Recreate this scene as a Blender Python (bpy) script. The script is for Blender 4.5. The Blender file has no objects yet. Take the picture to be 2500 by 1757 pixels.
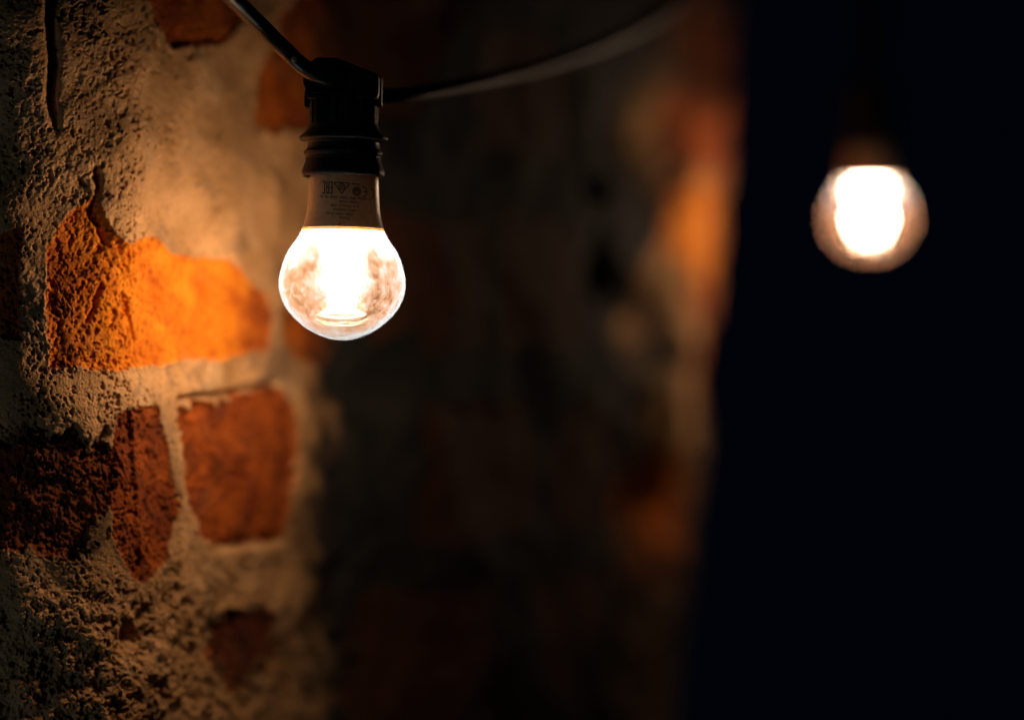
import bpy, bmesh, math, random
import numpy as np

SC = bpy.context.scene
COL = SC.collection
random.seed(7)
R = math.radians

# ------------------------------------------------------------------ helpers
def tag(o, label, cat, group=None, kind=None):
    o['label'] = label
    o['category'] = cat
    if group: o['group'] = group
    if kind: o['kind'] = kind

def link_mesh(name, me, mat, parent=None):
    o = bpy.data.objects.new(name, me)
    COL.objects.link(o)
    if mat: me.materials.append(mat)
    if parent: o.parent = parent
    return o

def obj_bm(name, bm, mat, parent=None, smooth=True):
    me = bpy.data.meshes.new(name)
    bmesh.ops.recalc_face_normals(bm, faces=bm.faces[:])
    bm.to_mesh(me); bm.free()
    for p in me.polygons: p.use_smooth = smooth
    return link_mesh(name, me, mat, parent)

def lathe(bm, prof, n=96, flat=False):
    """prof: list of (r, z) in mm, revolved about z; first/last r = 0 closes the end."""
    rings = []
    for r, z in prof:
        if r < 1e-6:
            rings.append([bm.verts.new((0, 0, z * .001))])
        else:
            rings.append([bm.verts.new((r * .001 * math.cos(2 * math.pi * i / n),
                                        r * .001 * math.sin(2 * math.pi * i / n), z * .001)) for i in range(n)])
    for a, b in zip(rings[:-1], rings[1:]):
        for i in range(n):
            j = (i + 1) % n
            if len(a) == 1 and len(b) == 1: continue
            if len(a) == 1: bm.faces.new((a[0], b[i], b[j]))
            elif len(b) == 1: bm.faces.new((a[i], a[j], b[0]))
            else: bm.faces.new((a[i], a[j], b[j], b[i]))

def catmull(pts, n):
    """smooth profile through points"""
    P = [pts[0]] + list(pts) + [pts[-1]]
    out = []
    for i in range(1, len(P) - 2):
        p0, p1, p2, p3 = [np.array(q, float) for q in P[i - 1:i + 3]]
        for k in range(n):
            t = k / n
            out.append(tuple(.5 * (2 * p1 + (p2 - p0) * t + (2 * p0 - 5 * p1 + 4 * p2 - p3) * t * t
                                   + (3 * p1 - p0 - 3 * p2 + p3) * t ** 3)))
    out.append(tuple(pts[-1]))
    return out

def box(bm, x0, x1, y0, y1, z0, z1, bev=0.0):
    r = bmesh.ops.create_cube(bm, size=1)
    vs = r['verts']
    for v in vs:
        v.co.x = (x0 + (v.co.x + .5) * (x1 - x0)) * .001
        v.co.y = (y0 + (v.co.y + .5) * (y1 - y0)) * .001
        v.co.z = (z0 + (v.co.z + .5) * (z1 - z0)) * .001
    if bev:
        es = list({e for v in vs for e in v.link_edges})
        bmesh.ops.bevel(bm, geom=es, offset=bev * .001, segments=3, profile=.5, affect='EDGES')

def tube(bm, pts, rx, ry, n=20, caps=True):
    """sweep an oval (rx sideways, ry upward) along pts (metres)"""
    pts = [np.array(p, float) for p in pts]
    rings = []
    for i, p in enumerate(pts):
        t = pts[min(i + 1, len(pts) - 1)] - pts[max(i - 1, 0)]
        t /= np.linalg.norm(t)
        side = np.cross(t, (0, 0, 1)); side /= np.linalg.norm(side)
        up = np.cross(side, t)
        rings.append([bm.verts.new(p + side * rx * math.cos(2 * math.pi * k / n) + up * ry * math.sin(2 * math.pi * k / n)) for k in range(n)])
    for a, b in zip(rings[:-1], rings[1:]):
        for k in range(n):
            bm.faces.new((a[k], a[(k + 1) % n], b[(k + 1) % n], b[k]))
    if caps:
        bm.faces.new(rings[0][::-1]); bm.faces.new(rings[-1])

# ------------------------------------------------------------------ node helpers
def new_mat(name):
    m = bpy.data.materials.new(name); m.use_nodes = True
    nt = m.node_tree; nt.nodes.clear()
    out = nt.nodes.new('ShaderNodeOutputMaterial')
    return m, nt, out

class N:
    def __init__(s, nt): s.nt = nt
    def node(s, t, **kw):
        n = s.nt.nodes.new(t)
        for k, v in kw.items():
            if k.startswith('i_'):
                n.inputs[k[2:].replace('_', ' ')].default_value = v
            else: setattr(n, k, v)
        return n
    def link(s, a, b): s.nt.links.new(a, b)
    def noise(s, vec, scale, detail=4, rough=.55, dist=0.0):
        n = s.node('ShaderNodeTexNoise'); n.inputs['Scale'].default_value = scale
        n.inputs['Detail'].default_value = detail; n.inputs['Roughness'].default_value = rough
        n.inputs['Distortion'].default_value = dist
        if vec is not None: s.link(vec, n.inputs['Vector'])
        return n.outputs['Fac']
    def ramp(s, fac, a, b, lo=0.0, hi=1.0):
        n = s.node('ShaderNodeMapRange', interpolation_type='SMOOTHSTEP')
        s.link(fac, n.inputs['Value'])
        n.inputs['From Min'].default_value = a; n.inputs['From Max'].default_value = b
        n.inputs['To Min'].default_value = lo; n.inputs['To Max'].default_value = hi
        return n.outputs['Result']
    def mix(s, fac, a, b):
        n = s.node('ShaderNodeMix', data_type='RGBA')
        if isinstance(fac, (int, float)): n.inputs['Factor'].default_value = fac
        else: s.link(fac, n.inputs['Factor'])
        for v, i in ((a, 6), (b, 7)):
            if isinstance(v, tuple): n.inputs[i].default_value = (*v, 1)
            else: s.link(v, n.inputs[i])
        return n.outputs[2]
    def math(s, op, a, b=None, clamp=False):
        n = s.node('ShaderNodeMath', operation=op, use_clamp=clamp)
        for i, v in enumerate((a, b)):
            if v is None: continue
            if isinstance(v, (int, float)): n.inputs[i].default_value = v
            else: s.link(v, n.inputs[i])
        return n.outputs[0]

WARM = (1.0, .66, .42)          # lamp light colour

# ------------------------------------------------------------------ wall numerics
def sm(a, b, x):
    t = np.clip((x - a) / (b - a), 0, 1); return t * t * (3 - 2 * t)

def hash2(ix, iy, seed):
    h = (ix.astype(np.int64) * 374761393 + iy.astype(np.int64) * 668265263 + seed * 974711) & 0x7fffffff
    h = ((h ^ (h >> 13)) * 1274126177) & 0x7fffffff
    h = (h ^ (h >> 16)) & 0x7fffffff
    h = ((h ^ (h >> 11)) * 15731 + 789221) & 0x7fffffff
    return ((h >> 4) & 0xffff) / 65535.0

def vnoise(x, y, seed):
    ix = np.floor(x); iy = np.floor(y); fx = x - ix; fy = y - iy
    ux = fx * fx * fx * (fx * (fx * 6 - 15) + 10); uy = fy * fy * fy * (fy * (fy * 6 - 15) + 10)
    def g(dx, dy):
        a = hash2(ix + dx, iy + dy, seed) * 2 * np.pi
        return np.cos(a) * (fx - dx) + np.sin(a) * (fy - dy)
    a = g(0, 0); b = g(1, 0); c = g(0, 1); d = g(1, 1)
    return 1.5 * ((a * (1 - ux) + b * ux) * (1 - uy) + (c * (1 - ux) + d * ux) * uy)

def fbm(x, y, scale, octs, seed, gain=.5):
    t = 0; amp = 1.0; f = 1.0 / scale; tot = 0
    for k in range(octs):
        # rotate each octave so that no grid direction shows
        a = .9 + 1.3 * k
        xr = x * math.cos(a) - y * math.sin(a); yr = x * math.sin(a) + y * math.cos(a)
        t = t + amp * vnoise(xr * f + 17.3 * k, yr * f - 9.1 * k, seed + k); tot += amp
        amp *= gain; f *= 2.03
    return t / tot

def cells(x, y, scale, seed, prob):
    """distance (in cell units) to the nearest of the randomly kept jittered points"""
    gx = x / scale; gy = y / scale; ix = np.floor(gx); iy = np.floor(gy)
    d = np.full(x.shape, 9.0)
    for dx in (-1, 0, 1):
        for dy in (-1, 0, 1):
            cx = ix + dx; cy = iy + dy
            px = cx + hash2(cx, cy, seed); py = cy + hash2(cx, cy, seed + 51)
            keep = hash2(cx, cy, seed + 97) < prob
            sz = .5 + hash2(cx, cy, seed + 133)
            dd = np.hypot((gx - px), (gy - py) * .8) / sz
            d = np.where(keep, np.minimum(d, dd), d)
    return d

def sdf(px, py, poly):
    """signed distance (mm), negative inside"""
    poly = np.array(poly, float); n = len(poly)
    d = np.full(px.shape, 1e9); inside = np.zeros(px.shape, bool)
    for i in range(n):
        a = poly[i]; b = poly[(i + 1) % n]; e = b - a
        wx = px - a[0]; wy = py - a[1]
        t = np.clip((wx * e[0] + wy * e[1]) / (e @ e), 0, 1)
        d = np.minimum(d, (wx - e[0] * t) ** 2 + (wy - e[1] * t) ** 2)
        if a[1] != b[1]:
            c = ((a[1] <= py) & (b[1] > py)) | ((b[1] <= py) & (a[1] > py))
            xi = a[0] + (py - a[1]) / (b[1] - a[1]) * e[0]
            inside ^= c & (px < xi)
    d = np.sqrt(d)
    return np.where(inside, -d, d)

def dline(px, py, line):
    d = np.full(px.shape, 1e9)
    line = np.array(line, float)
    for a, b in zip(line[:-1], line[1:]):
        e = b - a; wx = px - a[0]; wy = py - a[1]
        t = np.clip((wx * e[0] + wy * e[1]) / (e @ e), 0, 1)
        d = np.minimum(d, (wx - e[0] * t) ** 2 + (wy - e[1] * t) ** 2)
    return np.sqrt(d)

def gauss(s, z, cs, cz, ws, wz):
    return np.exp(-((s - cs) / ws) ** 2 - ((z - cz) / wz) ** 2)

def wall_profile():
    st = .0005
    ss = np.arange(-.42, .90, st)
    th = np.radians(26.0 - 10 * sm(.010, .034, -ss) - 26 * sm(.032, .052, -ss) - 45 * sm(.045, .076, -ss)) + np.radians(38.1) * sm(-.018, .012, ss) + np.radians(95) * sm(.556, .646, ss)
    x = np.cumsum(np.cos(th) * st); y = np.cumsum(np.sin(th) * st)
    i0 = np.argmin(abs(ss)); x += -.1364 - x[i0]; y += .872 - y[i0]
    return ss, x, y, th

# brick faces left bare by the mortar: (outline in mm along / up the wall, redness, depth mm, edge roughness mm)
BRICKS = [
 ([(-32.5,39.7),(-24.5,52.5),(-15.5,58.9),(-8.5,46),(-2,41.3),(5.5,44.7),(15.5,45.2),(25.5,39),(37.5,37.8),(56,38.5),(67,35.5),(75,28.9),(88,26.6),(92,18.8),(88,3.8),(62,1.2),(25.5,-1.3),(3.5,-2.9),(-16.5,-4),(-31,-2.1),(-33.5,17.2)], .05, 1.8, 1.0),
 ([(25.5,-16.2),(56,-14.1),(94.5,-10.3),(106.5,-16.6),(110,-34.6),(106.5,-61.2),(101.5,-72.4),(62,-71.5),(40.5,-70.8),(33,-48.7),(28.5,-31.9)], 1.0, 2.3, 2.1),
 ([(-7.5,-19),(1.5,-16.3),(14.5,-17.6),(21,-31.7),(24.5,-56.5),(20,-72.6),(5.5,-81.6),(-2,-77.6),(-10.5,-63.1),(-9,-31)], 1.0, .9, 1.0),
 ([(-74.5,-27),(-46,-27),(-38,-21.5),(-31,-28),(-23,-23),(-17.5,-30),(-12.5,-25.4),(-9,-47.1),(-12.5,-66.3),(-21.5,-74.4),(-39.5,-68.1),(-74.5,-65.9)], 1.0, 2.0, 3.6),
 ([(-.5,139.4),(6,160),(80,160),(75,132.7),(62,120.8),(25.5,115.7),(11,122.9)], .9, 1.5, 1.4),
 ([(101.5,136.1),(122.5,156.8),(160,175),(214.5,170.1),(223,147.6),(198,117.4),(182,102.4),(122.5,91.7),(84.5,90.3),(81.5,98.7),(91.5,119)], .85, 2.0, 3.0),
 ([(49.5,-98.5),(88,-95.2),(105,-102),(101.5,-114.1),(75,-130.3),(52.5,-117.4)], 1.0, 1.0, 6.0),
 ([(98,20.7),(129.5,23.1),(142,8.6),(132,-3),(99.5,4.7)], .8, 2.0, 2.0),
 ([(-80,46.3),(-42,46.2),(-40,25.2),(-42,7.5),(-80,5.9)], .8, 1.6, 1.6),
 ([(506,100),(560,101),(640,100),(640,42),(599,42.9),(547.5,41.5),(508,60),(480,85.5)], .0, 2.0, 4.0),
 ([(556,21.6),(640,24),(640,-36),(571,-30.7),(551,1.7)], .25, 2.0, 4.0),
 ([(500,200),(640,200),(640,104),(560,103),(512,108)], 1.0, .6, 6.0),
 ([(540,41),(640,42),(640,24),(548,23)], .85, 1.0, 2.5),
 ([(160,60),(250,62),(255,5),(165,8)], .9, .5, 5.0),
 ([(270,66),(360,66),(362,8),(268,6)], .8, .5, 5.0),
 ([(190,-20),(300,-18),(305,-78),(188,-80)], .9, .5, 5.0),
 ([(330,-24),(440,-22),(444,-86),(334,-84)], .7, .5, 5.0),
 ([(240,150),(340,150),(340,96),(244,92)], .9, .5, 5.0),
 ([(470,-52),(560,-50),(556,-120),(474,-118)], .7, .5, 5.0),
 ([(150,-100),(260,-100),(262,-160),(150,-162)], .8, .5, 5.0),
 ([(300,-104),(410,-104),(412,-168),(302,-166)], .8, .5, 5.0),
]

def grid_axis(segs):
    """segs: (end, step_at_start, step_at_end) consecutive from the first number"""
    out = [segs[0]]
    for end, a, b in segs[1:]:
        start = out[-1]; x = start; L = end - start
        while x < end - 1e-9:
            t = (x - start) / L
            x += a + (b - a) * t
            out.append(min(x, end))
    return np.array(out)

def build_wall():
    sa = grid_axis([-330, (-120, 8, 3), (-58, 3, .4), (-50, .36, .29), (30, .29, .3), (110, .32, 1.0), (300, 1.0, 1.8), (640, 1.8, 1.8), (820, 1.8, 10)])
    za = grid_axis([-420, (-160, 12, 1.5), (-134, 1.2, .4), (136, .31, .31), (180, .4, 1.6), (420, 1.6, 12)])
    S, Z = np.meshgrid(sa, za)
    fine = 1 - sm(60, 200, S)                     # finest relief only where the picture could resolve it

    # ---- where bare brick shows
    brick = np.zeros(S.shape); hue = np.zeros(S.shape); hb = np.zeros(S.shape); edge = np.zeros(S.shape)
    grain = fbm(S, Z, 1.15, 2, 47, .7); wob0 = 1.6 * fbm(S, Z, 34, 2, 13); worn = 16 * np.clip(fbm(S, Z, 20, 4, 19, .6) - .08, 0, 1)
    wob1 = fbm(S, Z, 14, 3, 11); wob2 = fbm(S, Z, 3.2, 3, 23)
    for k, (poly, red, dep, rg) in enumerate(BRICKS):
        P = np.array(poly)
        m = (sa > P[:, 0].min() - 14) & (sa < P[:, 0].max() + 14)
        mz = (za > P[:, 1].min() - 14) & (za < P[:, 1].max() + 14)
        ix = np.ix_(mz, m)
        d = sdf(S[ix], Z[ix], poly) + rg * (1.5 * wob1[ix] + 1.1 * wob2[ix]) + .5 * grain[ix] + wob0[ix] * rg
        wm = worn[ix] * sm(1.4, 2.4, rg); d = d + wm
        b = 1 - sm(-.35, .35, d)
        brick[ix] = np.maximum(brick[ix], b)
        hue[ix] = np.where(b > .01, red, hue[ix])
        hb[ix] = np.where(b > 0, -dep * (1 - sm(-2.2, .5, d)), hb[ix])
        edge[ix] = np.maximum(edge[ix], np.exp(-(d / 1.3) ** 2))

    # fired colour differs over the main brick: broken red-brown end, amber face, dark far end
    mb = np.clip(.75 * sm(-4, -30, S + 8 * wob1) + .9 * sm(62, 84, S + 10 * wob1), 0, 1)
    near = (S < 95) & (Z > -6) & (Z < 64) & (brick > 0) & (hue < .2)
    hue = np.where(near, np.maximum(hue, mb), hue)

    # ---- relief in mm along the outward normal
    big = 5.5 * fbm(S, Z, 85, 2, 3) * sm(-20, 60, np.abs(S - 10)) + 2.6 * fbm(S, Z, 30, 2, 5) + 1.5 * fbm(S, Z, 19, 3, 9) * sm(10, 35, S) * (1 - brick)
    roughness_zone = np.clip(.48 + 1.9 * fbm(S + 40, Z, 45, 2, 71) + .75 * sm(-60, -95, Z) - .35 * gauss(S, Z, 60, 55, 45, 40) - .5 * np.exp(-((Z + 8) / 7) ** 2) * sm(-30, 5, S), .12, 1.7)
    mort = .85 * fbm(S, Z, 8.5, 3, 31) + .34 * fbm(S, Z, 2.6, 2, 37, .6)
    grain = fbm(S, Z, 1.15, 2, 47, .7)
    mort = mort * roughness_zone + .30 * grain * fine * np.clip(.4 + .7 * roughness_zone, .4, 1.2)
    wx = S + 1.6 * wob2; wz = Z + 1.6 * fbm(S, Z, 3.0, 2, 29)
    sel = fbm(S, Z, 24, 2, 67)
    pit = -1.6 * sm(.22, .46, fbm(wx, wz, 3.6, 3, 61, .55)) * np.clip(-.1 + 3.2 * sel + .35 * roughness_zone, 0, 1.2)
    wf = .55 * fbm(S, Z, 1.3, 2, 33); wg = .55 * fbm(S, Z, 1.3, 2, 35)
    pc = np.minimum(cells(S + wf, Z + wg, 2.0, 83, .30), 1.25 * cells(S - wg, Z + wf, 1.15, 89, .30))
    pit2 = -1.1 * (1 - sm(.22, .46, pc)) * fine * np.clip(.50 + 2.6 * fbm(S, Z, 19, 3, 87), .05, 1.1)
    lump = 1.6 * np.abs(fbm(wx, wz, 7.5, 4, 91, .6)) * sm(-70, -100, Z)
    hm = mort + pit + pit2 + lump
    # low ragged mortar under the corner brick
    ragged = sm(-72, -92, Z) * (1 - sm(60, 140, S))
    hm = hm + ragged * (2.6 * fbm(S, Z, 6.0, 4, 101, .6) + 1.3 * fbm(S, Z, 17, 2, 107))
    hbr = .7 * fbm(S, Z, 11, 3, 131) + .34 * fbm(S, Z, 2.4, 2, 137, .6) + .30 * grain * fine - .9 * (1 - sm(.2, .46, np.minimum(cells(S + wf, Z + wg, 1.9, 145, .34), 1.2 * cells(S - wg, Z + wf, 1.1, 147, .3)))) * fine - 1.5 * sm(.2, .5, fbm(wx, wz, 3.4, 3, 141, .6)) * fine
    # splits in the brick face: stretched noise ridges
    crk = np.abs(fbm(S * 1.0 + .45 * Z, Z * .34 - S * .2, 5.0, 3, 151))
    hbr = hbr - 1.5 * (1 - sm(.0, .05, crk)) * sm(.02, .3, fbm(S, Z, 20, 2, 157)) * fine
    left_dark = sm(-4, -14, S) * sm(-22, -34, Z)
    hbr = hbr + left_dark * (2.4 * fbm(S, Z, 9, 3, 163, .55) - .5)
    h = big + hm * (1 - brick) + (hbr + hb) * brick
    h = h + .35 * edge * (1 - brick)

    # ---- particular features
    h -= 6.5 * np.exp(-(dline(S, Z, [(-30,150),(-31,131),(-32,120),(-30.5,105),(-31.5,93),(-29.5,81)]) / 1.7) ** 2) * sm(74, 100, Z)
    h -= 3.4 * np.exp(-(dline(S + 1.4 * wob2, Z, [(-15.5,68),(-14.5,60),(-16.5,52),(-10.5,42)]) / 1.1) ** 2)
    h -= 2.6 * np.exp(-(dline(S + wob2, Z, [(-13,27),(-16.5,17),(-18,14)]) / .8) ** 2)
    h -= 1.8 * np.exp(-(dline(S + wob2, Z, [(-4,24),(0,14),(2,8)]) / .7) ** 2)
    h -= 3.6 * np.exp(-(dline(S, Z + .6 * wob1, [(28,-14.9),(60,-13),(97,-9)]) / 1.3) ** 2)
    h -= 4.0 * np.exp(-(dline(S, Z + wob1, [(60,-71.5),(103,-71.5)]) / 1.8) ** 2)
    h += 1.5 * np.exp(-(dline(S + .4 * wob2, Z, [(-1,-17),(.5,-30),(2,-47),(4,-72)]) / 1.1) ** 2)      # worn arris of the corner brick
    h -= 1.6 * gauss(S, Z, 12, -45, 7, 24)                                                          # dished face behind it
    h += 2.6 * gauss(S, Z, 26, -52, 3.2, 26)                                                        # proud mortar joint
    h -= 7.0 * gauss(S + 2 * wob1, Z + 3 * wob1, 2, -101, 7, 6)
    h -= 2.2 * np.exp(-(dline(S + wob2, Z, [(54,59),(46,51)]) / 1.8) ** 2)
    h += 2.8 * gauss(S, Z, -26, -14, 17, 8)                                                         # fat mortar lip at the left
    h -= 3.0 * np.exp(-(dline(S + 3 * wob2, Z + 2.5 * wob2 + 3 * wob1, [(-50,-28),(-46,-28),(-38,-23),(-31,-29),(-23,-25),(-17.5,-31),(-12,-26)]) / 1.6) ** 2)
    h += 2.4 * gauss(S, Z, -2, 80, 12, 40)
    # the stretch between the two lamps bellies out
    h += 16 * sm(125, 210, S + .1 * Z) * (1 - sm(360, 470, S))
    h -= 26 * gauss(S, Z, 470, 122, 48, 27)
    h -= 20 * gauss(S, Z, 410, 42, 34, 20)
    h -= 18 * gauss(S, Z, 500, 22, 24, 26)
    h -= 16 * gauss(S, Z, 505, -75, 30, 40)
    h += 9 * np.exp(-(dline(S, Z, [(385,84),(495,80)]) / 9) ** 2)
    h += 6 * np.exp(-(dline(S, Z, [(411,66),(470,36)]) / 8) ** 2)
    h -= 12 * gauss(S, Z, 557, 172, 18, 16)
    far = sm(330, 470, S)
    h += 9 * sm(470, 540, S)
    h += far * (1 - .75 * sm(530, 580, S)) * (9 * fbm(S, Z, 60, 3, 211) + 3 * fbm(S, Z, 18, 2, 217))

    # ---- to space
    ss, px, py, th = wall_profile()
    s = S * .001; z = Z * .001
    X = np.interp(s, ss, px); Y = np.interp(s, ss, py); T = np.interp(s, ss, th)
    sh = .27 * np.clip(z - .107, -.4, .02) * sm(.3, .6, s)             # the far end leans
    X = X + .437 * sh + np.sin(T) * h * .001
    Y = Y + .8995 * sh - np.cos(T) * h * .001
    nz, ns = S.shape
    co = np.stack([X, Y, z], -1).reshape(-1, 3).astype(np.float32)
    idx = np.arange(nz * ns).reshape(nz, ns)
    q = np.stack([idx[:-1, :-1], idx[:-1, 1:], idx[1:, 1:], idx[1:, :-1]], -1).reshape(-1, 4)
    me = bpy.data.meshes.new('brick_wall')
    me.vertices.add(len(co)); me.vertices.foreach_set('co', co.ravel())
    me.loops.add(q.size); me.loops.foreach_set('vertex_index', q.ravel().astype(np.int32))
    me.polygons.add(len(q)); me.polygons.foreach_set('loop_start', (np.arange(len(q)) * 4).astype(np.int32))
    me.update(calc_edges=True)
    me.polygons.foreach_set('use_smooth', np.ones(len(q), bool))
    painted_dark = sm(104, 150, S + .10 * np.clip(-Z, 0, 200) + 26 * wob1 + 30 * fbm(S, Z, 60, 2, 301)) * (1 - sm(478, 520, S + 60 * fbm(S, Z, 50, 2, 307)))  # light fall-off between the lamps, painted into the wall colour
    painted_dark = np.maximum(painted_dark, sm(440, 480, S) * sm(-62, -115, Z + 60 * fbm(S, Z, 50, 2, 311)) * .85)  # painted shade low on the far end
    painted_dark = np.maximum(painted_dark, .90 * sm(548, 578, S + 12 * wob1))           # shade painted along the far edge so that it fades out
    painted_dark = np.maximum(painted_dark, sm(440, 480, S) * sm(118, 172, Z + 50 * fbm(S, Z, 40, 2, 313)) * .85)  # painted shade at the top of the far end
    for bi, amt in ((3, .62), (2, .28), (6, .75), (1, .10)):                                   # some low bricks toned darker
        painted_dark = np.maximum(painted_dark, amt * (1 - sm(-2, 2, sdf(S, Z, BRICKS[bi][0]) + 3 * wob2)))
    for nm, arr in (('brick', brick), ('redness', hue), ('painted_dark', painted_dark)):
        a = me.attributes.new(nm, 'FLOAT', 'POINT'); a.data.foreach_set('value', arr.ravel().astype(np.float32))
    uvw = np.stack([S, Z, np.zeros_like(S)], -1).reshape(-1, 3).astype(np.float32) * .001
    a = me.attributes.new('wall_pos', 'FLOAT_VECTOR', 'POINT'); a.data.foreach_set('vector', uvw.ravel())
    me.update()
    return me

def wall_material():
    m, nt, out = new_mat('old_brick_and_mortar'); n = N(nt)
    pos = n.node('ShaderNodeAttribute', attribute_name='wall_pos').outputs['Vector']
    br = n.node('ShaderNodeAttribute', attribute_name='brick').outputs['Fac']
    rd = n.node('ShaderNodeAttribute', attribute_name='redness').outputs['Fac']
    # mortar
    n1 = n.noise(pos, 38, 5, .6); n2 = n.noise(pos, 260, 4, .6); n3 = n.noise(pos, 900, 3, .6); n4 = n.noise(pos, 16, 3, .5, .4)
    mo = n.mix(n.ramp(n1, .35, .65), (.38, .208, .082), (.57, .325, .142))
    mo = n.mix(n.ramp(n4, .54, .66, 0, .6), mo, (.17, .115, .075))
    mo = n.mix(n.ramp(n.noise(pos, 70, 5, .65, .8), .54, .66, 0, .6), mo, (.20, .125, .075))
    mo = n.mix(n.ramp(n.noise(pos, 30, 4, .6, .3), .56, .68, 0, .6), mo, (.62, .40, .20))
    mo = n.mix(n.ramp(n2, .55, .72, 0, .55), mo, (.20, .125, .065))
    mo = n.mix(n.ramp(n3, .58, .70, 0, .7), mo, (.10, .065, .04))
    mo = n.mix(n.ramp(n3, .42, .30, 0, .5), mo, (.60, .45, .30))
    st = n.node('ShaderNodeAttribute', attribute_name='painted_dark').outputs['Fac']
    mo = n.mix(st, mo, n.mix(n.ramp(n1, .35, .7), (.010, .011, .012), (.028, .027, .025)))  # near-black where shade is painted in
    # brick
    b1 = n.noise(pos, 60, 5, .6, .3); b2 = n.noise(pos, 420, 4, .65); b3 = n.noise(pos, 1100, 2, .6)
    bo = n.mix(n.ramp(b1, .35, .68), (.60, .158, .006), (.80, .290, .015))
    bo = n.mix(n.ramp(n.noise(pos, 105, 4, .6, .6), .52, .70, 0, .7), bo, (.40, .075, .006))
    bo = n.mix(n.ramp(n.noise(pos, 85, 5, .65, .4), .58, .72, 0, .30), bo, (.80, .36, .05))
    brd = n.mix(n.ramp(b1, .35, .68), (.22, .042, .007), (.46, .105, .010))
    brd = n.mix(n.ramp(n.noise(pos, 95, 4, .6, .6), .50, .68, 0, .65), brd, (.10, .026, .010))
    bc = n.mix(rd, bo, brd)
    bc = n.mix(n.ramp(b2, .54, .70, 0, .7), bc, (.12, .024, .006))
    bc = n.mix(n.ramp(b3, .62, .74, 0, .55), bc, (.05, .012, .006))
    bc = n.mix(n.ramp(b3, .33, .22, 0, .5), bc, (.60, .38, .20))
    # mortar dust smeared over some brick
    sm_ = n.math('MULTIPLY', n.ramp(n.noise(pos, 48, 4, .6, .5), .56, .76, 0, .32), br)
    bc = n.mix(sm_, bc, (.42, .25, .13))
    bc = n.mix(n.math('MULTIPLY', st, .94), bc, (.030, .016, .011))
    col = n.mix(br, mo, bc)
    p = n.node('ShaderNodeBsdfPrincipled')
    n.link(col, p.inputs['Base Color']); p.inputs['Roughness'].default_value = .93
    p.inputs['Specular IOR Level'].default_value = .2
    bp = n.node('ShaderNodeBump'); bp.inputs['Distance'].default_value = .0006; bp.inputs['Strength'].default_value = .8
    hsum = n.math('ADD', n.noise(pos, 1500, 3, .6), n.math('MULTIPLY', n.noise(pos, 420, 4, .6), 1.3))
    n.link(hsum, bp.inputs['Height']); n.link(bp.outputs[0], p.inputs['Normal'])
    n.link(p.outputs[0], out.inputs['Surface'])
    return m

# ------------------------------------------------------------------ lamp materials
def mat_plastic_black():
    m, nt, out = new_mat('black_rubbery_plastic'); n = N(nt)
    tc = n.node('ShaderNodeTexCoord').outputs['Object']
    p = n.node('ShaderNodeBsdfPrincipled')
    f = n.noise(tc, 900, 4, .6)
    n.link(n.mix(n.ramp(f, .35, .75), (.009, .009, .010), (.024, .022, .020)), p.inputs['Base Color'])
    n.link(n.ramp(n.noise(tc, 300, 3), .3, .7, .38, .62), p.inputs['Roughness'])
    bp = n.node('ShaderNodeBump'); bp.inputs['Distance'].default_value = .0002; bp.inputs['Strength'].default_value = .35
    n.link(n.noise(tc, 2600, 2), bp.inputs['Height']); n.link(bp.outputs[0], p.inputs['Normal'])
    n.link(p.outputs[0], out.inputs['Surface'])
    return m

def mat_cable():
    m, nt, out = new_mat('grey_black_rubber_cable'); n = N(nt)
    tc = n.node('ShaderNodeTexCoord').outputs['Object']
    p = n.node('ShaderNodeBsdfPrincipled')
    f = n.noise(tc, 160, 4, .6)
    n.link(n.mix(n.ramp(f, .3, .75), (.008, .009, .010), (.026, .028, .029)), p.inputs['Base Color'])
    xx = n.node('ShaderNodeSeparateXYZ'); n.link(tc, xx.inputs[0])       # gloss raised up to the nearer holder for its sheen, lowered beyond
    n.link(n.math('ADD', n.ramp(xx.outputs['X'], -.055, -.02, .27, .52), n.math('MULTIPLY', n.ramp(f, .35, .7), .08)), p.inputs['Roughness'])
    n.link(n.ramp(xx.outputs['X'], -.055, -.02, .75, .30), p.inputs['Specular IOR Level'])
    n.link(p.outputs[0], out.inputs['Surface'])
    return m

def mat_neck(name='white_plastic_warm_tinted', leak=.0018):
    m, nt, out = new_mat(name); n = N(nt)
    tc = n.node('ShaderNodeTexCoord').outputs['Object']
    p = n.node('ShaderNodeBsdfPrincipled')
    n.link(n.mix(n.ramp(n.noise(tc, 500, 4, .6), .4, .75), (.84, .60, .34), (.70, .48, .25)), p.inputs['Base Color'])  # white plastic, with the amber of the lamp light put into its colour
    p.inputs['Roughness'].default_value = .30; p.inputs['Coat Weight'].default_value = .35; p.inputs['Coat Roughness'].default_value = .22
    bp = n.node('ShaderNodeBump'); bp.inputs['Distance'].default_value = .00008; bp.inputs['Strength'].default_value = .5
    n.link(n.noise(tc, 4200, 2), bp.inputs['Height']); n.link(bp.outputs[0], p.inputs['Normal'])
    t = n.node('ShaderNodeBsdfTranslucent'); t.inputs['Color'].default_value = (.85, .42, .13, 1)
    mx = n.node('ShaderNodeMixShader'); mx.inputs[0].default_value = leak
    n.link(p.outputs[0], mx.inputs[1]); n.link(t.outputs[0], mx.inputs[2])
    n.link(mx.outputs[0], out.inputs['Surface'])
    return m

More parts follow.
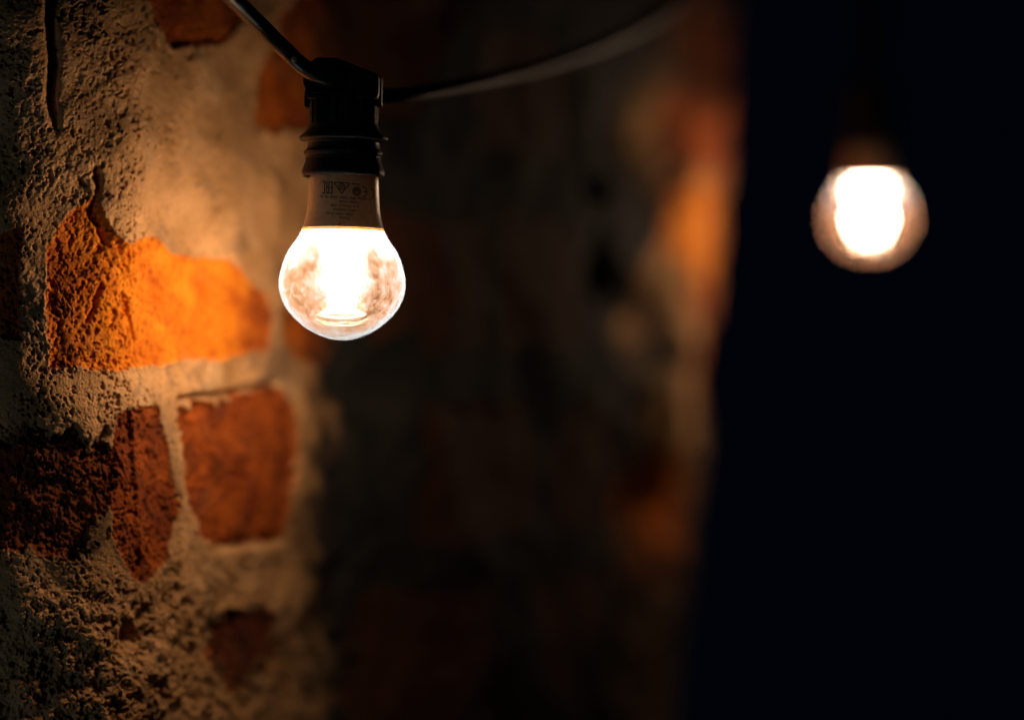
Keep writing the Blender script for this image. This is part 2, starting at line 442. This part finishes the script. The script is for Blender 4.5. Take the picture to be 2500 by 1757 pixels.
def mat_globe(name='dusty_clear_globe', film=.017, amt=1.0, edge=.22, tan=(.92, .66, .48)):
    """thin clear plastic, dusty: the dust takes the light of the core"""
    m, nt, out = new_mat(name); n = N(nt)
    tc = n.node('ShaderNodeTexCoord').outputs['Object']
    lw = n.node('ShaderNodeLayerWeight'); lw.inputs['Blend'].default_value = .5
    facing = lw.outputs['Facing']
    # dust cover: blotches wiped bare, smears, specks; whiter towards the neck, a painted glow for the grazing LED light
    zz = n.node('ShaderNodeSeparateXYZ'); n.link(tc, zz.inputs[0])
    neck_glow = n.ramp(zz.outputs['Z'], .002, .017, 0, .055)
    big = n.ramp(n.noise(tc, 105, 6, .72, .6), .42, .60, 0, 1)
    med = n.ramp(n.noise(tc, 300, 6, .75, .5), .44, .64, 0, 1)
    fin = n.ramp(n.noise(tc, 1500, 3, .65), .56, .72, 0, 1)
    d = n.math('ADD', n.math('MULTIPLY', big, .034 * amt), n.math('MULTIPLY', med, .040 * amt))
    d = n.math('ADD', n.math('MULTIPLY', fin, n.math('ADD', n.math('MULTIPLY', med, .05), .010)), d)
    d = n.math('ADD', n.math('ADD', d, film), neck_glow)
    rim = n.math('POWER', facing, 3.5)
    d = n.math('ADD', d, n.math('MULTIPLY', rim, edge), clamp=True)
    tr = n.node('ShaderNodeBsdfTransparent'); tr.inputs['Color'].default_value = (.96, .96, .95, 1)
    tl = n.node('ShaderNodeBsdfTranslucent'); n.link(n.mix(n.ramp(d, .025, .12), tan, (.42, .66, 1.0)), tl.inputs['Color'])
    mx = n.node('ShaderNodeMixShader'); n.link(d, mx.inputs[0]); n.link(tr.outputs[0], mx.inputs[1]); n.link(tl.outputs[0], mx.inputs[2])
    gl = n.node('ShaderNodeBsdfGlossy'); gl.inputs['Roughness'].default_value = .06
    fr = n.math('ADD', n.math('MULTIPLY', n.math('POWER', facing, 5.0), .75), .035, clamp=True)
    m2 = n.node('ShaderNodeMixShader'); n.link(fr, m2.inputs[0]); n.link(mx.outputs[0], m2.inputs[1]); n.link(gl.outputs[0], m2.inputs[2])
    n.link(m2.outputs[0], out.inputs['Surface'])
    return m

def mat_emit(name, strength, col):
    m, nt, out = new_mat(name); n = N(nt)
    e = n.node('ShaderNodeEmission'); e.inputs['Color'].default_value = (*col, 1); e.inputs['Strength'].default_value = strength
    n.link(e.outputs[0], out.inputs['Surface'])
    return m

def mat_plain(name, col, rough=.6):
    m, nt, out = new_mat(name); n = N(nt)
    tc = n.node('ShaderNodeTexCoord').outputs['Object']
    p = n.node('ShaderNodeBsdfPrincipled')
    c2 = tuple(c * .7 for c in col)
    n.link(n.mix(n.ramp(n.noise(tc, 700, 3), .4, .7), col, c2), p.inputs['Base Color'])
    p.inputs['Roughness'].default_value = rough
    n.link(p.outputs[0], out.inputs['Surface'])
    return m

def mat_clear():
    m, nt, out = new_mat('clear_moulded_tip'); n = N(nt)
    lw = n.node('ShaderNodeLayerWeight'); lw.inputs['Blend'].default_value = .5
    tr = n.node('ShaderNodeBsdfTransparent'); tl = n.node('ShaderNodeBsdfTranslucent'); tl.inputs['Color'].default_value = (.9, .9, .9, 1)
    mx = n.node('ShaderNodeMixShader')
    n.link(n.ramp(lw.outputs['Facing'], .1, 1.0, .025, .30), mx.inputs[0])
    n.link(tr.outputs[0], mx.inputs[1]); n.link(tl.outputs[0], mx.inputs[2])
    gl = n.node('ShaderNodeBsdfGlossy'); gl.inputs['Roughness'].default_value = .05
    m2 = n.node('ShaderNodeMixShader'); n.link(n.ramp(lw.outputs['Facing'], .4, 1.0, .03, .4), m2.inputs[0])
    n.link(mx.outputs[0], m2.inputs[1]); n.link(gl.outputs[0], m2.inputs[2])
    n.link(m2.outputs[0], out.inputs['Surface'])
    return m

# ------------------------------------------------------------------ the wall
M_wall = wall_material()
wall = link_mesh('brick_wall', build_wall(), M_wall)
tag(wall, 'old rough wall of orange and dark red bricks smeared with crumbling sandy mortar', 'wall')

# ------------------------------------------------------------------ light bulb
M_black = mat_plastic_black(); M_cable = mat_cable(); M_neck = mat_neck(); M_rim = mat_neck('thin_lip_of_white_plastic', .09); M_globe = mat_globe()
M_core = mat_emit('glowing_light_guide', 122, WARM)
M_plate = mat_emit('lit_led_plate', 26, WARM)
M_ink = mat_plain('grey_black_printing_ink', (.030, .030, .030), .6)
M_clear = mat_clear()
def mat_halo():
    m, nt, out = new_mat('core_halo'); n = N(nt)  # added shell round the core, gives it a soft halo
    lw = n.node('ShaderNodeLayerWeight'); lw.inputs['Blend'].default_value = .5
    tr = n.node('ShaderNodeBsdfTransparent'); tl = n.node('ShaderNodeBsdfTranslucent'); tl.inputs['Color'].default_value = (.50, .70, 1.0, 1)
    mx = n.node('ShaderNodeMixShader')
    thick = n.math('POWER', n.math('SUBTRACT', 1.0, lw.outputs['Facing'], True), 1.4)
    n.link(n.math('MULTIPLY', thick, .055), mx.inputs[0])
    n.link(tr.outputs[0], mx.inputs[1]); n.link(tl.outputs[0], mx.inputs[2])
    n.link(mx.outputs[0], out.inputs['Surface'])
    return m
M_halo = mat_halo()
M_pale = mat_plain('pale_dot_plastic', (.55, .42, .33), .6)

NECK = [(14.75, 18.45), (14.2, 20.0), (13.75, 21.8), (13.3, 23.7), (12.9, 26.5), (12.6, 29.6), (12.42, 33.5), (12.3, 36.6), (12.05, 38.0), (11.3, 38.9), (10.6, 39.4), (10.4, 44.0)]
NECK_S = catmull(NECK, 6)
def neck_r(z):
    a = sorted((zz, r) for r, zz in NECK_S)
    return float(np.interp(z, [q[0] for q in a], [q[1] for q in a]))

def wrap(me, phi0, zc, s=-1):
    """wrap a flat mesh (x right, y up as printed, mm) upside down onto the neck"""
    for v in me.vertices:
        u, w = v.co.x, v.co.y
        z = zc - w + phi0 * .5 * 0
        r = neck_r(z) + .03
        phi = phi0 - u / r
        z2 = z - .55 * phi                    # the print runs very slightly downhill
        v.co = (r * .001 * math.sin(phi), -r * .001 * math.cos(phi), z2 * .001)

def subdivide_long(bm, mx):
    for _ in range(4):
        es = [e for e in bm.edges if e.calc_length() > mx]
        if not es: break
        bmesh.ops.subdivide_edges(bm, edges=es, cuts=1, use_grid_fill=False)
        bmesh.ops.triangulate(bm, faces=[f for f in bm.faces if len(f.verts) > 3])

def text_bm(s, h, width=None):
    cu = bpy.data.curves.new('t', 'FONT'); cu.body = s; cu.size = h; cu.align_x = 'CENTER'; cu.resolution_u = 2
    cu.offset = .018 * h
    o = bpy.data.objects.new('t', cu); COL.objects.link(o)
    dg = bpy.context.evaluated_depsgraph_get(); dg.update()
    me = bpy.data.meshes.new_from_object(o.evaluated_get(dg))
    bpy.data.objects.remove(o); bpy.data.curves.remove(cu)
    bm = bmesh.new(); bm.from_mesh(me); bpy.data.meshes.remove(me)
    if width:
        xs = [v.co.x for v in bm.verts]; k = width / (max(xs) - min(xs)); c = (max(xs) + min(xs)) / 2
        for v in bm.verts: v.co.x = (v.co.x - c) * k
    return bm

def strip_bm(lines, w):
    """flat strokes of width w along polylines (list of point lists)"""
    bm = bmesh.new()
    for L in lines:
        closed = L[0] == L[-1]
        for (x0, y0), (x1, y1) in zip(L[:-1], L[1:]):
            dx, dy = x1 - x0, y1 - y0; l = math.hypot(dx, dy)
            ex, ey = dx / l * w / 2, dy / l * w / 2; nx, ny = -ey, ex
            n = max(1, int(l / .5))
            prev = None
            for k in range(n + 1):
                t = k / n
                ax = x0 - ex + (dx + 2 * ex) * t; ay = y0 - ey + (dy + 2 * ey) * t
                cur = (bm.verts.new((ax + nx, ay + ny, 0)), bm.verts.new((ax - nx, ay - ny, 0)))
                if prev: bm.faces.new((prev[0], prev[1], cur[1], cur[0]))
                prev = cur
    return bm

def arc(cx, cy, r, a0, a1, n=20):
    return [(cx + r * math.cos(R(a0 + (a1 - a0) * k / n)), cy + r * math.sin(R(a0 + (a1 - a0) * k / n))) for k in range(n + 1)]

def marks():
    parts = []            # (bmesh in printed orientation, phi of centre, z of centre)
    # printed orientation: x right, y up; the bulb hangs, so it all reads upside down
    r0 = 12.45
    def ph(x): return math.asin(max(-1, min(1, x / r0)))
    # conformity marks, seen left to right: EAC, RCM triangle, trident roundel, CE
    w = .42
    parts.append((strip_bm([[(.62, 2.0), (-.05, 2.0), (-.05, -2.0), (.62, -2.0)], [(-.05, 0), (.5, 0)]], w), ph(-3.35), 32.9))
    parts.append((strip_bm([[(-.42, -2.0), (-.42, 2.0), (.42, 2.0), (.42, -2.0)], [(-.42, -.2), (.42, -.2)]], w), ph(-4.85), 32.9))
    parts.append((strip_bm([[(.45, 2.0), (-.30, 2.0), (-.30, -2.0), (.45, -2.0)]], w), ph(-6.3), 32.9))
    tri = [(-2.45, -1.75), (2.45, -1.75), (2.6, -1.45), (.25, 1.75), (-.25, 1.75), (-2.6, -1.45), (-2.45, -1.75)]
    parts.append((strip_bm([tri, arc(0, -.35, 1.0, 0, 360), [(-.45, -.3), (-.1, -.75), (.5, .15)]], .34), ph(.1), 33.1))
    parts.append((strip_bm([arc(0, 0, 1.5, 0, 360, 26), arc(0, 0, 1.12, 0, 360, 20), [(-.7, .7), (-.7, -.5), (.7, -.5), (.7, .7)], [(0, 1.0), (0, -1.0)], [(-.35, -.2), (.35, -.2)]], .26), ph(5.3), 32.2))
    parts.append((strip_bm([[(-1.5, 0), (1.5, 0)]], .3), ph(5.0), 34.75))
    parts.append((strip_bm([arc(1.1, 0, 1.75, 95, 265, 16), [(-.6, 0), (.7, 0)]], .36), ph(8.0) + .02, 32.3))
    parts.append((strip_bm([arc(1.1, 0, 1.75, 95, 265, 16)], .36), ph(10.35) + .04, 32.0))
    # text rows
    parts.append((text_bm('Philips Lighting, IBRS 10461, 5600 VB, NL', 1.25, 22.0), .21, 30.05))
    parts.append((text_bm('12A60119288', 1.2, 7.0), ph(2.7), 28.65))
    parts.append((text_bm('Made in China J-17E8', 1.2, 12.2), ph(2.3), 27.15))
    parts.append((text_bm('220-240V~ 50/60Hz', 1.2, 11.2), ph(2.5), 25.7))
    parts.append((text_bm('6W 2200K-2700K, 470lm 57mA', 1.2, 15.8), ph(2.3), 24.25))
    parts.append((text_bm('DimTone', 1.45, 6.8), ph(2.7), 22.9))
    parts.append((strip_bm([arc(0, 0, .34, 0, 360, 14)], .14), ph(-.2), 20.25))
    out = bmesh.new()
    for bm, p0, zc in parts:
        subdivide_long(bm, .9)
        me = bpy.data.meshes.new('m'); bm.to_mesh(me); bm.free()
        wrap(me, p0, zc)
        out.from_mesh(me); bpy.data.meshes.remove(me)
    return out

GLOBE = [(14.75, 18.4), (16.1, 15.85), (19.3, 11.25), (21.1, 7.1), (22.2, 2.9), (22.55, 0), (22.2, -3.4), (20.7, -7.6), (17.8, -11.75), (13.3, -15.75), (9.6, -17.95), (5.0, -19.75), (2.2, -20.28), (0, -20.36)]

def make_bulb():
    root = bpy.data.objects.new('light_bulb', None); COL.objects.link(root); root.empty_display_size = .02
    cut = [q for q in NECK_S if q[1] > 19.35]
    bm = bmesh.new(); lathe(bm, [(neck_r(19.3), 19.3)] + cut, 128); neck = obj_bm('neck', bm, M_neck, root)
    bm = bmesh.new(); lathe(bm, [(14.72, 18.5), (neck_r(18.9) + .02, 18.9), (neck_r(19.3) + .005, 19.28)], 128); obj_bm('rim', bm, M_rim, neck)
    o = obj_bm('printed_marking', marks(), M_ink, neck, smooth=False)
    bm = bmesh.new(); lathe(bm, catmull(GLOBE, 8), 128); globe = obj_bm('globe', bm, M_globe, root)
    # acrylic light guide: wide root at the plate, waist, crown, slim dimpled tail
    bm = bmesh.new()
    lathe(bm, catmull([(8.6, 17.6), (7.0, 15), (6.2, 11), (6.0, 7), (6.3, 4.2), (7.2, 2.4), (7.9, .6), (7.8, -.9), (7.0, -2.2), (5.7, -3.3), (5.2, -4.2), (5.1, -5.6), (5.0, -7.0)], 4) + [(4.6, -7.2), (0, -7.2)], 64)
    guide = obj_bm('light_guide', bm, M_core, root)
    bm = bmesh.new(); lathe(bm, catmull([(10.4, 17.6), (9.4, 14), (9.0, 10), (9.3, 6.5), (10.6, 3.6), (11.8, .6), (11.4, -1.9), (9.4, -4.2), (7.2, -6.0), (6.0, -7.3)], 5), 96)
    obj_bm('halo_shell', bm, M_halo, guide)  # added shell, blurs the core's outline into a glow
    bm = bmesh.new(); lathe(bm, catmull([(5.0, -7.25), (4.9, -8.6), (5.6, -9.4), (7.2, -9.9), (7.6, -10.4), (6.6, -10.9), (3.2, -10.6), (2.4, -9.2), (1.4, -8.2), (0, -7.9)], 4), 72)
    obj_bm('guide_tip', bm, M_clear, root)
    bm = bmesh.new(); lathe(bm, [(0, 18.1), (13.4, 18.1), (13.4, 17.7), (0, 17.7)], 96)
    obj_bm('led_plate', bm, M_plate, root, smooth=False)
    # added rings standing in for the core's reflections in the globe bottom
    bm = bmesh.new()
    def ring(R0, z, t):
        lathe(bm, [(R0 + t * math.cos(a), z + t * math.sin(a)) for a in [2 * math.pi * k / 12 for k in range(13)]], 72)
    ring(8.3, -10.6, .36); ring(6.6, -10.9, .24); ring(7.3, -13.6, .26); ring(9.6, -12.2, .16)
    bmesh.ops.rotate(bm, verts=bm.verts[:], cent=(0, 0, -.0112), matrix=__import__('mathutils').Matrix.Rotation(R(13), 3, 'X'))
    obj_bm('reflection_rings', bm, M_clear, root)
    return root

# ------------------------------------------------------------------ lamp holder
def make_holder():
    root = bpy.data.objects.new('lamp_holder', None); COL.objects.link(root); root.empty_display_size = .02
    # skirt with its flanges
    bm = bmesh.new()
    prof = [(12.6, 39.6), (12.6, 38.4), (13.2, 37.9), (14.0, 37.75), (14.55, 38.2), (14.75, 39.0), (14.6, 40.0), (14.1, 41.4), (13.45, 43.2), (13.15, 44.3),
            (13.2, 45.0), (13.75, 45.4), (13.9, 46.2), (13.7, 47.0), (13.15, 47.4), (12.9, 48.3), (12.8, 49.6), (13.3, 50.1), (15.3, 50.6), (15.75, 51.2), (15.6, 51.9),
            (14.6, 52.7), (13.3, 54.0), (12.7, 55.2), (12.3, 56.6), (12.2, 58.0)]
    lathe(bm, catmull(prof, 3) + [(0, 58)], 96)
    obj_bm('skirt', bm, M_black, root)
    bm = bmesh.new()
    for z, r in ((46.3, 13.95), (44.2, 13.4)):
        lathe(bm, [(r + .22 * math.cos(a), z + .22 * math.sin(a)) for a in [2 * math.pi * k / 10 for k in range(11)]], 72)
    # faceted body with ribs
    bm2 = bmesh.new()
    n = 10
    rr = [(12.55, 57.4), (12.55, 62.0), (12.3, 66.5), (12.3, 68.0)]
    lathe(bm2, rr + [(0, 68)], n)
    for e in [e for e in bm2.edges if abs(e.verts[0].co.z - e.verts[1].co.z) > .001 and len(e.link_faces) == 2]: pass
    for k in range(6):
        a = R(-150 + 24 * k)
        cx, cy = 12.1 * math.cos(a), 12.1 * math.sin(a)
        b = bmesh.new(); box(b, -.9, .9, -.8, .8, 56.5, 66.0, .3)
        bmesh.ops.rotate(b, verts=b.verts[:], cent=(0, 0, 0), matrix=__import__('mathutils').Matrix.Rotation(a + math.pi / 2, 3, 'Z'))
        bmesh.ops.translate(b, verts=b.verts[:], vec=(cx * .001, cy * .001, 0))
        me = bpy.data.meshes.new('r'); b.to_mesh(me); b.free(); bm2.from_mesh(me); bpy.data.meshes.remove(me)
    obj_bm('body', bm2, M_black, root, smooth=False)
    obj_bm('grip_ring', bm, M_black, root)
    # saddle cap clamped over the flat cable: gabled block
    bm = bmesh.new()
    out = [(-13.5, 69.4), (-12.3, 68.0), (-12.0, 64.6), (12.2, 64.6), (13.0, 66.0), (13.1, 72.4), (12.6, 73.4), (-2.0, 78.9), (-8.6, 79.0), (-10.0, 78.2), (-13.2, 74.8), (-13.6, 73.2)]
    f = [bm.verts.new((x * .001, -.0112, z * .001)) for x, z in out]
    g = [bm.verts.new((x * .001, .0112, z * .001)) for x, z in out]
    bm.faces.new(f[::-1]); bm.faces.new(g)
    for i in range(len(out)):
        j = (i + 1) % len(out); bm.faces.new((f[i], f[j], g[j], g[i]))
    bmesh.ops.bevel(bm, geom=bm.edges[:], offset=.0008, segments=2, profile=.5, affect='EDGES', clamp_overlap=True)
    cap = obj_bm('cap', bm, M_black, root, smooth=False)
    bm = bmesh.new()                                   # moulded ledges and cable mouths on the cap
    box(bm, -11.4, -.8, -13.0, -10.6, 70.0, 71.0, .3)
    box(bm, -10.6, 0.2, -12.7, -10.6, 66.2, 66.8, .25)
    box(bm, -8.9, -5.6, -12.9, -10.6, 56.2, 65.4, .3)
    box(bm, 1.0, 11.6, -12.4, -10.6, 73.0, 73.5, .2)
    obj_bm('ledge', bm, M_black, cap, smooth=False)
    for x0, x1, z0, z1 in ((-13.75, -12.5, 62.3, 68.3), (12.6, 13.7, 62.8, 73.2)):
        bm = bmesh.new(); box(bm, x0, x1, -3.4, 3.4, z0, z1, .3)
        obj_bm('clip', bm, M_black, root, smooth=False)
    return root

def children(o): return [c for c in bpy.data.objects if c.parent == o]
def copy_tree(o, parent=None):
    c = o.copy(); COL.objects.link(c)
    if parent: c.parent = parent
    for ch in children(o): copy_tree(ch, c)
    return c

A = (-.0605, .862, .0274); B = (.2041, 1.380, .0803)
bulb = make_bulb(); bulb.location = A; bulb.rotation_euler = (0, R(1.0), 0)
holder = make_holder(); holder.location = A; holder.rotation_euler = (0, R(.4), 0)
bulb2 = copy_tree(bulb); holder2 = copy_tree(holder)
bulb2.location = B; holder2.location = B
bulb2.rotation_euler = (0, R(-1), R(70)); holder2.rotation_euler = (0, 0, R(20))
G1 = 'lit bulbs of the string light'; G2 = 'black lamp holders of the string light'
M_globe2 = mat_globe('warm_tinted_globe', .030, .30, .05, (1.0, .52, .26))  # film tinted tan to warm the glow ring of the far bulb
for ch in children(bulb2):
    if ch.name.startswith('globe'):
        ch.material_slots[0].link = 'OBJECT'; ch.material_slots[0].material = M_globe2
M_rim2 = mat_neck('opaque_lip_of_white_plastic', .0)
for ch in children(bulb2):
    for g in children(ch):
        if g.name.startswith('rim'):
            g.material_slots[0].link = 'OBJECT'; g.material_slots[0].material = M_rim2
M_core2 = mat_emit('glowing_light_guide_brighter', 215, WARM)
for ch in children(bulb2):
    if ch.name.startswith('light_guide'):
        ch.material_slots[0].link = 'OBJECT'; ch.material_slots[0].material = M_core2
tag(bulb, 'sharp glowing clear globe bulb with dusty glass and printed white neck beside the orange brick', 'light bulb', G1)
tag(bulb2, 'distant out of focus glowing bulb against the black background beyond the wall end', 'light bulb', G1)
tag(holder, 'black plastic lamp holder gripping the sharp nearer bulb, cable entering its cap', 'lamp holder', G2)
tag(holder2, 'dark blurred lamp holder above the distant out of focus bulb', 'lamp holder', G2)

# ------------------------------------------------------------------ cable
def cpt(pts, n=14): return catmull(pts, n)
cab = cpt([(-.200, .62, .215), (-.145, .730, .166), (-.0965, .826, .1245), (-.0800, .846, .1090), (-.0705, .8490, .1010), (-.0600, .853, .0975), (-.048, .872, .0952),
           (-.030, .905, .1005), (.005, .985, .1175), (.040, 1.055, .1375), (.070, 1.115, .160), (.095, 1.165, .190), (.125, 1.225, .240), (.160, 1.295, .270), (.190, 1.352, .235), (.2030, 1.378, .170), (.2041, 1.380, .1500),
           (.206, 1.383, .165), (.222, 1.41, .23), (.28, 1.52, .28)])
bm = bmesh.new(); tube(bm, cab, .0031, .0029, 24)
cable = obj_bm('power_cable', bm, M_cable)
tag(cable, 'dark grey rubber cable running across the top and carrying both bulbs', 'cable')
bm = bmesh.new()
r_ = bmesh.ops.create_uvsphere(bm, u_segments=16, v_segments=8, radius=.0011)
for v in bm.verts: v.co.y *= .4
mark = obj_bm('pale_dot', bm, M_pale, cable); mark.location = (-.0760, .8449, .1050)  # small pale dot on the cable

# fine spider thread from the neck to the globe
bm = bmesh.new()
tube(bm, [(-.0742, .853, .0470), (-.0752, .852, .0435), (-.0770, .852, .0385), (-.0786, .853, .0362)], .00004, .00004, 6)
th = obj_bm('spider_thread', bm, mat_plain('spider_silk', (.6, .5, .42), .4))
tag(th, 'fine spider thread stretched from the nearer bulb neck down to its globe', 'spider thread')

# ------------------------------------------------------------------ light of the place
W = bpy.data.worlds.new('World'); SC.world = W; W.use_nodes = True
bg = W.node_tree.nodes['Background']; bg.inputs['Color'].default_value = (.12, .36, 1.0, 1); bg.inputs['Strength'].default_value = .0024

ld = bpy.data.lights.new('cable_sheen_lamp', 'AREA'); ld.shape = 'RECTANGLE'; ld.size = .10; ld.size_y = .22  # added lamp out of view, gives the cable its cool sheen
ld.color = (.70, .88, 1.0); ld.energy = .19
lo = bpy.data.objects.new('cable_sheen_lamp', ld); COL.objects.link(lo)
lo.location = (-.58, .50, -.34)
from mathutils import Vector
lo.rotation_euler = (Vector((-.06, .86, .1)) - lo.location).to_track_quat('-Z', 'Y').to_euler()

# ------------------------------------------------------------------ camera
cd = bpy.data.cameras.new('camera'); cam = bpy.data.objects.new('camera', cd); COL.objects.link(cam)
cam.location = (0, 0, 0); cam.rotation_euler = (R(90), 0, 0)
cd.lens = 85; cd.sensor_width = 36; cd.clip_start = .05; cd.clip_end = 100
cd.dof.use_dof = True; cd.dof.focus_distance = .852; cd.dof.aperture_fstop = 2.1
SC.camera = cam

# ------------------------------------------------------------------ render settings
SC.render.engine = 'CYCLES'
c = SC.cycles
c.use_denoising = True
c.max_bounces = 10; c.transparent_max_bounces = 16; c.diffuse_bounces = 5; c.glossy_bounces = 4
c.caustics_reflective = False; c.caustics_refractive = False
c.sample_clamp_indirect = 6
vs = SC.view_settings
SC.display_settings.display_device = 'sRGB'
vs.view_transform = 'Standard'; vs.look = 'None'; vs.exposure = 0; vs.gamma = 1; vs.use_curve_mapping = False
